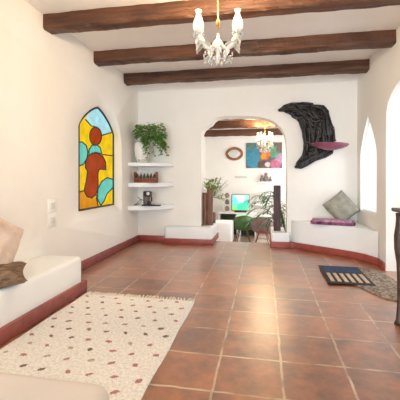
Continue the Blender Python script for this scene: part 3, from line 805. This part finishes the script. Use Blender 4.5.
o = MB().prism([(x - 1.2, y - 4.2) for x, y in pts], 0.0, .015).build('entrance_mat', peb, bev=.005, loc=(1.2, 4.2, .0)); tag(o, 'brown pebbled rounded entrance mat partly under the striped doormat', 'mat')

# ------------------------------------------------------------------ console table with carved legs
t = empty('console_table', (1.28, 2.68, 0), 'dark carved wooden console table at the right edge of the photo', 'table')
def cab(sx, sy):
    x = sx * .19; y = sy * .36
    prof = [(0, .045, 0), (.0, .032, .03), (-.004, .022, .10), (-.002, .02, .2), (.002, .024, .35), (.003, .03, .5), (-.006, .038, .62), (-.004, .042, .72), (.002, .036, .80), (.0, .030, .86), (0, .034, .905)]
    MB().tube([(x + sx * a * -1, y, z) for a, r_, z in prof], [r_ for a, r_, z in prof], 14).build('leg', wood_o, t, smooth=True)
for sx in (-1, 1):
    for sy in (-1, 1): cab(sx, sy)
MB().box(-.185, .185, -.36, .36, .84, .915).build('apron', wood_o, t, bev=.008)
MB().box(-.235, .235, -.43, .43, .915, .945).build('tabletop', wood_o, t, bev=.01, seg=3)
# small hanging leaf ornament in the doorway jamb
t = empty('leaf_hanger', (XR + .13, dr1, 2.16), 'small grey-green leaf ornament hung in the garden doorway, top right', 'ornament')
mb = MB(); mb.leaf((0, -.02, .03), (.25, -.1, -1), .15, .055, 0, n=(0, -1, 0)); mb.build('leaf', mat('grey_green_leaf', (128, 140, 124), .6), t)
MB().tube([(0, -.003, .06), (0, -.02, .03)], .003, 5).build('hook', metal_d, t)

# ------------------------------------------------------------------ posts at the archway
def post(x, y, z, w_, h, m, label, trunks):
    t = empty('wooden_post', (x, y, z), label, 'post', group='tall wooden posts in the archway')
    for k, (dx_, ww, hh) in enumerate(trunks):
        pts = []
        rnd = random.Random(k + int(x * 100))
        for i in range(9):
            pts.append((dx_ + rnd.uniform(-.003, .003), rnd.uniform(-.003, .003), hh * i / 8))
        MB().tube(pts, [ww / 2 * (1 + rnd.uniform(-.05, .05)) for _ in pts], 12).build('trunk', m, t)
    return t
post(-1.02, 6.27, .31, .2, .7, post_m, 'reddish brown grooved wooden post with leaves on left plinth', ((-.062, .10, .60), (.035, .115, .66)))
pt = empty('wooden_post', (.228, 6.24, .245), 'tall dark square wooden post standing on the right plinth', 'post', group='tall wooden posts in the archway')
MB().prism([(-.062, -.055), (.062, -.05), (.065, .055), (-.06, .06)], 0, .80).build('trunk', post_d, pt, bev=.008)
MB().box(-.05, .05, -.045, .045, .80, .805).build('top_cap', mat('darker_end_grain', (58, 44, 44), .8), pt)

# leafy plant spilling from behind the left post
t = empty('leafy_plant', (-1.0, 6.55, .31), 'yellow-green spiky plant behind the left archway post', 'plant')
rnd = random.Random(21); mb = MB(); ms = MB()
MB().lathe([(.06, 0), (.08, .01), (.085, .20), (.07, .2), (.07, .17), (.001, .17)], seg=16).build('pot', post_m, t, smooth=True)
for i in range(150):
    a = rnd.uniform(0, 2 * PI); L0 = rnd.uniform(.12, .30); b0 = Vector((rnd.uniform(-.11, .10), rnd.uniform(-.08, .1), rnd.uniform(.52, .82)))
    mb.leaf(b0, (math.cos(a) * .7, math.sin(a) * .5, rnd.uniform(-.1, 1)), L0 * .75, .036, .35)
for i in range(12):
    a = rnd.uniform(-.5, .5); p0 = Vector((.02, .0, .17)); p1 = Vector((.03, 0, .5)); p2 = p1 + Vector((rnd.uniform(.08, .28), rnd.uniform(-.1, .15), rnd.uniform(-.2, .42)))
    ms.tube([p0, p1, p2], .003, 5)
    for q in range(5):
        u = .5 + q * .12; p = p1.lerp(p2, u); mb.leaf(p, (rnd.uniform(-.3, 1), rnd.uniform(-1, 1), rnd.uniform(-.4, .6)), .07, .02, .2)
ms.tube([(0, 0, .17), (0, 0, .75)], .012, 6)
mb.build('foliage', leafm2, t); ms.build('stem', stemm, t)

# ================================================================== the room beyond the arch
Y2 = 12.0; ZF = -.75; ZC2 = 2.72
struct(MB().box(-2.3, 3.0, Y2, Y2 + .2, ZF, ZC2 + .1).build('wall_far', plaster))
w2x = -2.05
lo = [(10.6, .55), (11.5, .55), (11.5, 2.3), (10.6, 2.3)]
struct(wall_plate('wall_far_left', [(YF + .3, ZF), (Y2, ZF), (Y2, ZC2), (YF + .3, ZC2)], [(lo, lo, False)], lambda u, z, d: (w2x - d, u, z), plaster, .2, 1))
win3 = struct(bpy.data.objects.new('window_3', None)); col.objects.link(win3)
gb = mat('frosted_glass_block', (235, 240, 240), .2, trans=.7)
mb = MB()
for i in range(4):
    for j in range(8): mb.box(w2x - .12, w2x - .04, 10.61 + i * .223, 10.61 + i * .223 + .212, .56 + j * .217, .56 + j * .217 + .205)
mb.build('glass_blocks', gb, win3)
ro = [(7.5, .0), (11.2, .0), (11.2, 2.3), (7.5, 2.3)]  # unseen opening, added to let light into the far room
struct(wall_plate('wall_far_right', [(YF + .3, ZF), (Y2, ZF), (Y2, ZC2), (YF + .3, ZC2)], [(ro, ro, False)], lambda u, z, d: (2.6 + d, u, z), plaster, .2, 1))
struct(MB().box(-2.3, 3.0, YF + .3, Y2 + .2, ZC2, ZC2 + .1).build('ceiling_far', plaster_c))
struct(MB().box(-2.05, 2.6, Y2 - .02, Y2, ZF, ZF + .1).build('baseboard_far', redtile))
wood2 = mat('far_beam_wood', (104, 62, 36), .55, (72, 40, 22), 2.5, .9, 6, stretch=(.6, 5, 5))
for k, (y, lab) in enumerate(((7.7, 'brown ceiling beam of the far room, nearest the archway'), (9.15, 'brown ceiling beam in the middle of the far room'), (10.9, 'brown ceiling beam of the far room, furthest back'))):
    beam(y, 2.52, 2.725, lab, w2x + (.0 if k < 2 else .1), 2.58, wood2, .2, 20 + k)['group'] = 'ceiling beams of the far room'

def far(px, py, Y=Y2): return Vector(onY(px, py, Y))
# eye shaped mirror
c = far(234.3, 153.8); t = empty('eye_mirror', (c.x, Y2, c.z), 'oval eye-shaped mirror in brown wooden frame on the far wall', 'mirror')
def eye(wd, ht, n=32):
    return [(wd * math.cos(a), ht * (abs(math.sin(a)) ** 1.0) * (1 if math.sin(a) >= 0 else -1)) for a in [2 * PI * i / n for i in range(n)]]
o_ = eye(.31, .235); i_ = [(.22 * math.copysign(abs(math.cos(a)) ** 1.0, math.cos(a)), .15 * math.copysign(abs(math.sin(a)) ** 1.5, math.sin(a))) for a in [2 * PI * i / 32 for i in range(32)]]
mb = MB(); n = 32
vs = [(x, -.03, z) for x, z in o_] + [(x, -.045, z) for x, z in i_] + [(x, 0, z) for x, z in o_] + [(x, -.005, z) for x, z in i_]
fs = []
for i in range(n):
    j = (i + 1) % n; fs += [(i, j, n + j, n + i), (i, 2 * n + i, 2 * n + j, j), (n + i, n + j, 3 * n + j, 3 * n + i)]
mb.add(vs, fs).build('frame', mat('carved_frame_wood', (164, 104, 66), .5, (120, 72, 44), 14), t)
MB().add([(x, -.012, z) for x, z in i_] + [(x, -.006, z) for x, z in i_], [tuple(range(n)), tuple(range(n, 2 * n))] + [(i, (i + 1) % n, n + (i + 1) % n, n + i) for i in range(n)]).build('mirror_glass', mat('mirror_silver', (230, 240, 245), .08, (225, 236, 242), metal=1), t)

# abstract painting
a = far(246, 143); b_ = far(282, 168); cxp = (a.x + b_.x) / 2; czp = (a.z + b_.z) / 2; hw = (b_.x - a.x) / 2; hh = (a.z - b_.z) / 2
def blobs_mat(name, base, blobs, rough=.6, emit=0):
    m = bpy.data.materials.new(name); m.use_nodes = True; nt = m.node_tree; N = nt.nodes; Lk = nt.links; b = N['Principled BSDF']; b.inputs['Roughness'].default_value = rough
    tc = N.new('ShaderNodeTexCoord'); no = N.new('ShaderNodeTexNoise'); no.inputs['Scale'].default_value = 5; no.inputs['Detail'].default_value = 5
    Lk.new(tc.outputs['Object'], no.inputs[0])
    wp = N.new('ShaderNodeVectorMath'); wp.operation = 'MULTIPLY_ADD'; wp.inputs[1].default_value = (.28, 0, .28); Lk.new(no.outputs['Color'], wp.inputs[0])
    sh = N.new('ShaderNodeVectorMath'); sh.operation = 'SUBTRACT'; sh.inputs[1].default_value = (.14, 0, .14); Lk.new(tc.outputs['Object'], sh.inputs[0]); Lk.new(sh.outputs[0], wp.inputs[2])
    prev = N.new('ShaderNodeRGB'); prev.outputs[0].default_value = (*s2l(base), 1); prev = prev.outputs[0]
    for (x, z, r_, c_) in blobs:
        ds = N.new('ShaderNodeVectorMath'); ds.operation = 'DISTANCE'; ds.inputs[1].default_value = (x, 0, z)
        fl = N.new('ShaderNodeVectorMath'); fl.operation = 'MULTIPLY'; fl.inputs[1].default_value = (1, 0, 1); Lk.new(wp.outputs[0], fl.inputs[0]); Lk.new(fl.outputs[0], ds.inputs[0])
        mr = N.new('ShaderNodeMapRange'); mr.inputs['From Min'].default_value = r_ * .75; mr.inputs['From Max'].default_value = r_; mr.inputs['To Min'].default_value = 1; mr.inputs['To Max'].default_value = 0
        Lk.new(ds.outputs['Value'], mr.inputs['Value'])
        mx = N.new('ShaderNodeMix'); mx.data_type = 'RGBA'; mx.inputs['B'].default_value = (*s2l(c_), 1); Lk.new(mr.outputs[0], mx.inputs['Factor']); Lk.new(prev, mx.inputs['A']); prev = mx.outputs['Result']
    n3 = N.new('ShaderNodeTexNoise'); n3.inputs['Scale'].default_value = 16; n3.inputs['Detail'].default_value = 4; Lk.new(tc.outputs['Object'], n3.inputs[0])
    hs = N.new('ShaderNodeHueSaturation'); mr = N.new('ShaderNodeMapRange'); mr.inputs['To Min'].default_value = .4; mr.inputs['To Max'].default_value = 1.5
    Lk.new(n3.outputs[0], mr.inputs['Value']); Lk.new(mr.outputs[0], hs.inputs['Value']); Lk.new(prev, hs.inputs['Color'])
    Lk.new(hs.outputs[0], b.inputs['Base Color'])
    if emit: Lk.new(hs.outputs[0], b.inputs['Emission Color']); b.inputs['Emission Strength'].default_value = emit
    return m
paint = blobs_mat('abstract_paint', (96, 92, 104), [(-.5, .1, .42, (60, 128, 152)), (-.35, -.2, .3, (58, 140, 164)), (-.48, .35, .16, (90, 120, 110)), (.32, .12, .22, (96, 154, 120)), (.55, .3, .2, (120, 96, 96)), (.38, -.3, .2, (198, 108, 136)),
                                              (.55, -.1, .18, (186, 150, 176)), (.05, .05, .2, (222, 110, 40)), (.0, -.02, .1, (238, 150, 50)), (-.1, -.3, .16, (104, 70, 60)), (.12, -.32, .1, (236, 206, 190)), (-.12, .1, .08, (90, 40, 60))])
t = empty('painting', (cxp, Y2, czp), 'large abstract painting, teal left, orange centre, pink and green right, on the far wall', 'painting')
MB().box(-hw, hw, -.03, -.004, -hh, hh).build('canvas', paint, t)
# small script word on wall
c = far(241, 177); t = empty('wall_lettering', (c.x, Y2, c.z), 'short line of small grey handwritten wall lettering beneath the eye-shaped mirror', 'lettering')
mb = MB(); pts = []
for i in range(70):
    u = i / 69; pts.append((-.21 + .42 * u, -.008, .018 * math.sin(u * 44) * (1.4 if u < .15 else .8)))
mb.tube(pts, .006, 5).build('script', mat('grey_script', (130, 118, 108), .6), t)

# television with green picture on a stand
tvm = blobs_mat('tv_picture', (120, 214, 190), [(0, .16, .2, (190, 240, 236)), (-.28, .05, .2, (90, 190, 190)), (.25, .0, .2, (70, 180, 150)), (-.25, -.2, .16, (120, 220, 80)), (.05, -.15, .18, (60, 190, 140)), (.3, -.22, .14, (90, 210, 120))], .3, .75)
a = far(231, 194.5, 11.3); b_ = far(250, 212.5, 11.3)
hw = (b_.x - a.x) / 2; hh = (a.z - b_.z) / 2; c = (a + b_) / 2
t = empty('television', (c.x, 11.3, b_.z), 'television showing a bright green scene on the far room desk', 'television')
MB().box(-hw, hw, 0, .12, 0.04, 2 * hh + .02).build('housing', mat('silver_grey_plastic', (168, 166, 156), .4), t, bev=.04, seg=4)
sc_ = MB().box(-hw + .045, hw - .045, -.012, 0, -hh + .06, hh - .05).build('screen', tvm, t, bev=.004, loc=(0, 0, hh + .02))
MB().box(-.2, .2, -.06, .16, 0.0, .04).build('stand', black_p, t, bev=.01)
tvz = b_.z
# sideboard under the television
t = empty('sideboard', (c.x - .1, 11.4, ZF), 'white sideboard with dark open bays beneath the television', 'cabinet')
dsk = tvz - ZF
MB().box(-.62, .62, -.22, .3, dsk - .05, dsk).build('top', white_m, t, bev=.008)
for x in (-.6, .0, .58): MB().box(x - .02, x + .02, -.2, .28, 0, dsk - .05).build('side_panel', white_m, t, bev=.004)
MB().box(-.6, .58, .26, .28, 0, dsk - .05).build('back_panel', mat('dark_grey_green_panel', (70, 80, 70), .6), t)
for xa, xb in ((-.57, -.03), (.02, .56)): MB().box(xa, xb, -.18, .26, dsk * .55, dsk * .55 + .02).build('shelf', white_m, t)
# rack with jars left of TV
c2 = far(227, 212, 11.3)
t = empty('shelf_rack', (c2.x, 11.35, tvz), 'narrow white rack with small shelves left of the television', 'rack')
for xa in (-.13, .115): MB().box(xa, xa + .015, -.08, .1, 0, .66).build('side_panel', white_m, t)
for za in (.02, .24, .46): MB().box(-.115, .115, -.08, .1, za, za + .015).build('shelf', white_m, t)
jm = mat('dusty_rose_ceramic', (176, 130, 122), .5, (120, 96, 92), 20)
for k, (z, lab) in enumerate(((.035, 'bottom shelf'), (.255, 'middle shelf'), (.475, 'top shelf'))):
    o = MB().lathe([(.05, 0), (.07, .03), (.07, .11), (.04, .14), (.045, .16), (.001, .16)], seg=14).build('jar', jm if k != 1 else grey_m, smooth=True, loc=(c2.x, 11.35, tvz + z))
    tag(o, 'small ceramic jar on the %s of the narrow white rack' % lab, 'jar')

# floating shelves right of TV with ornaments
for k, (py, lab, x0, x1) in enumerate(((181.5, 'top floating white shelf on the far wall, below the painting', 258, 274), (193.5, 'middle floating white shelf on the far wall', 256, 274), (203.5, 'bottom floating white shelf on the far wall', 254, 274))):
    a = far(x0, py); b_ = far(x1, py)
    o = MB().box(a.x, b_.x, -.24, 0, -.06, 0).build('wall_shelf', plaster_b, bev=.015, loc=(0, Y2, a.z)); tag(o, lab, 'shelf', 'floating shelves of the far room')
    if k == 0:
        fg = mat('grey_stone_figure', (150, 136, 124), .7, (104, 92, 84), 18)
        for q, (px, s_) in enumerate(((261.8, .9), (266, 1.25), (270.2, .7))):
            p = far(px, 181.5)
            o = MB().lathe([(.05 * s_, 0), (.06 * s_, .02 * s_), (.055 * s_, .12 * s_), (.03 * s_, .16 * s_), (.035 * s_, .2 * s_), (.03 * s_, .235 * s_), (.001, .25 * s_)], seg=14, sx=1.2).build('figurine', fg, smooth=True, loc=(p.x, Y2 - .12, a.z))
            tag(o, 'small grey stone figurine on the top far shelf, %s of three' % ('leftmost', 'tallest, middle', 'smallest, rightmost')[q], 'figurine', 'stone figurines on the top far shelf')
    if k == 2:
        for q, px in enumerate((257, 261, 265)):
            p = far(px, 203)
            o = MB().lathe([(.03, 0), (.035, .01), (.03, .09), (.045, .12), (.001, .11)], seg=12).build('cup', white_m, smooth=True, loc=(p.x, Y2 - .12, a.z))
            tag(o, 'small white cup on the lowest far shelf, %s of three' % ('leftmost', 'middle', 'rightmost')[q], 'cup', 'white cups on the lowest far shelf')

# table
a = far(239, 216, 10.6); b_ = far(275, 216, 10.6)
tz = 0.03
t = empty('dining_table', ((a.x + b_.x) / 2, 10.80, ZF), 'white rectangular table behind the green and mauve chairs', 'table')
hw = (b_.x - a.x) / 2 + .1
MB().box(-hw, hw, -.34, .34, .70, .76).build('tabletop', white_m, t, bev=.012)
for sx in (-1, 1):
    for sy in (-1, 1): MB().tube([(sx * (hw - .1), sy * .30, 0), (sx * (hw - .1), sy * .30, .70)], .025, 8).build('leg', white_m, t)
# tub chairs
def tub_chair(px, Y, m, label, rz):
    x = far(px, 240, Y).x
    t = empty('tub_chair', (x, Y, ZF), label, 'chair', rz=rz)
    mb = MB(); n = 26; vs = []; fs = []; rings = []
    prof = [(0.02, .42), (.14, .425), (.20, .44), (.245, .48)]
    def ring(r_, z, up=0, th=0):
        out = []
        for i in range(n):
            a_ = 2 * PI * i / n; back = max(0, -math.sin(a_)) if True else 0  # back towards -y (viewer side)
            arm = max(0, abs(math.cos(a_)) - .1)
            hgt = z + up * (back ** .7 * .34 + (arm * .20 if math.sin(a_) < .45 else 0) * (1 - back))
            hgt = z + up * max(back ** .6 * .34 + .04, .20 * (1 if math.sin(a_) < .3 else max(0, 1 - (math.sin(a_) - .3) * 2.4)))
            out.append((math.cos(a_) * (r_ + th) * 1.12, math.sin(a_) * (r_ + th), hgt))
        return out
    layers = [ring(.01, .42), ring(.12, .42), ring(.2, .44), ring(.25, .47), ring(.275, .47, .5), ring(.285, .47, 1), ring(.297, .47, 1), ring(.288, .46, .5), ring(.262, .45), ring(.2, .415), ring(.1, .40), ring(.01, .40)]
    for l in layers: vs += l
    for j in range(len(layers) - 1):
        for i in range(n): i2 = (i + 1) % n; fs.append((j * n + i, j * n + i2, (j + 1) * n + i2, (j + 1) * n + i))
    mb.add(vs, fs).build('shell', m, t, smooth=True)
    for sx in (-1, 1):
        for sy in (-1, 1):
            MB().tube([(sx * .1, sy * .1, .40), (sx * .22, sy * .21, 0)], [.014, .01], 8).build('leg', mat('beech_leg', (120, 84, 60), .5), t)
    MB().tube([(-.16, -.155, .22), (.16, .155, .22)], .005, 5).tube([(.16, -.155, .22), (-.16, .155, .22)], .005, 5).build('brace', black_p, t)
tub_chair(243, 10.12, mat('dark_green_shell', (66, 104, 50), .4, (52, 86, 42), 4), 'dark green tub chair at the white table', R(10))
tub_chair(262.5, 9.75, mat('mauve_brown_shell', (132, 98, 100), .4, (116, 84, 88), 4), 'mauve brown tub chair in front of the white table', R(-6))
# white low wall bench with red skirting, left in far room
a = far(206, 222, 9.3)
t = empty('low_bench', (-1.55, 9.4, ZF), 'white low masonry bench with red skirting in the far room', 'bench')
x1 = far(231.5, 222, 9.3).x
MB().box(-.49, x1 + 1.55, -.1, .6, .05, .70).build('block', plaster_b, t, bev=.04, seg=3)
MB().box(-.49, x1 + 1.55 + .02, -.13, .6, 0, .14).build('skirting', redtile, t, bev=.006)
# palm plant behind the right post
t = empty('palm_plant', (.47, 7.6, ZF), 'large green palm with arching fronds behind the dark archway post', 'plant')
MB().lathe([(.14, 0), (.17, .02), (.2, .36), (.18, .36), (.17, .33), (.001, .33)], seg=20).build('pot', white_m, t, smooth=True)
rnd = random.Random(9); mb = MB(); ms = MB()
for f in range(19):
    a = rnd.uniform(0, 2 * PI) if f > 8 else PI + rnd.uniform(-.5, .7); reach = rnd.uniform(.35, .7); top = rnd.uniform(1.2, 1.95)
    if f < 4: reach = .78; top = (1.25, 1.45, 1.6, 1.75)[f]
    pts = []
    for i in range(15):
        u = i / 14; pts.append(Vector((math.cos(a) * reach * u ** 1.6, math.sin(a) * reach * u ** 1.6, .33 + (top - .33) * (1 - (1 - u) ** 1.7) - .28 * u ** 4)))
    ms.tube(pts, [.008 * (1 - i / 18) for i in range(15)], 5)
    for i in range(4, 15):
        d = (pts[i] - pts[i - 1]).normalized(); sd = d.cross(Vector((0, 0, 1))).normalized()
        for s_ in (-1, 1):
            mb.leaf(pts[i], d * .8 + sd * s_ + Vector((0, 0, .1)), rnd.uniform(.16, .24), .034, .35)
mb.build('foliage', palmm, t); ms.build('stem', stemm, t)
# fallen or terracotta toned small rug under the chairs
# far chandelier
cc = Vector(onY(265, 138, 9.0))
glow2 = glow_glass('lit_far_glass', .7)
chandelier((cc.x, 9.0, 2.16), 'lit white chandelier hanging in the far room beyond the archway', ZC2 - 2.16, 1.15, 7, tuple(R(20) + k * 2 * PI / 5 for k in range(5)), 5, glow2)
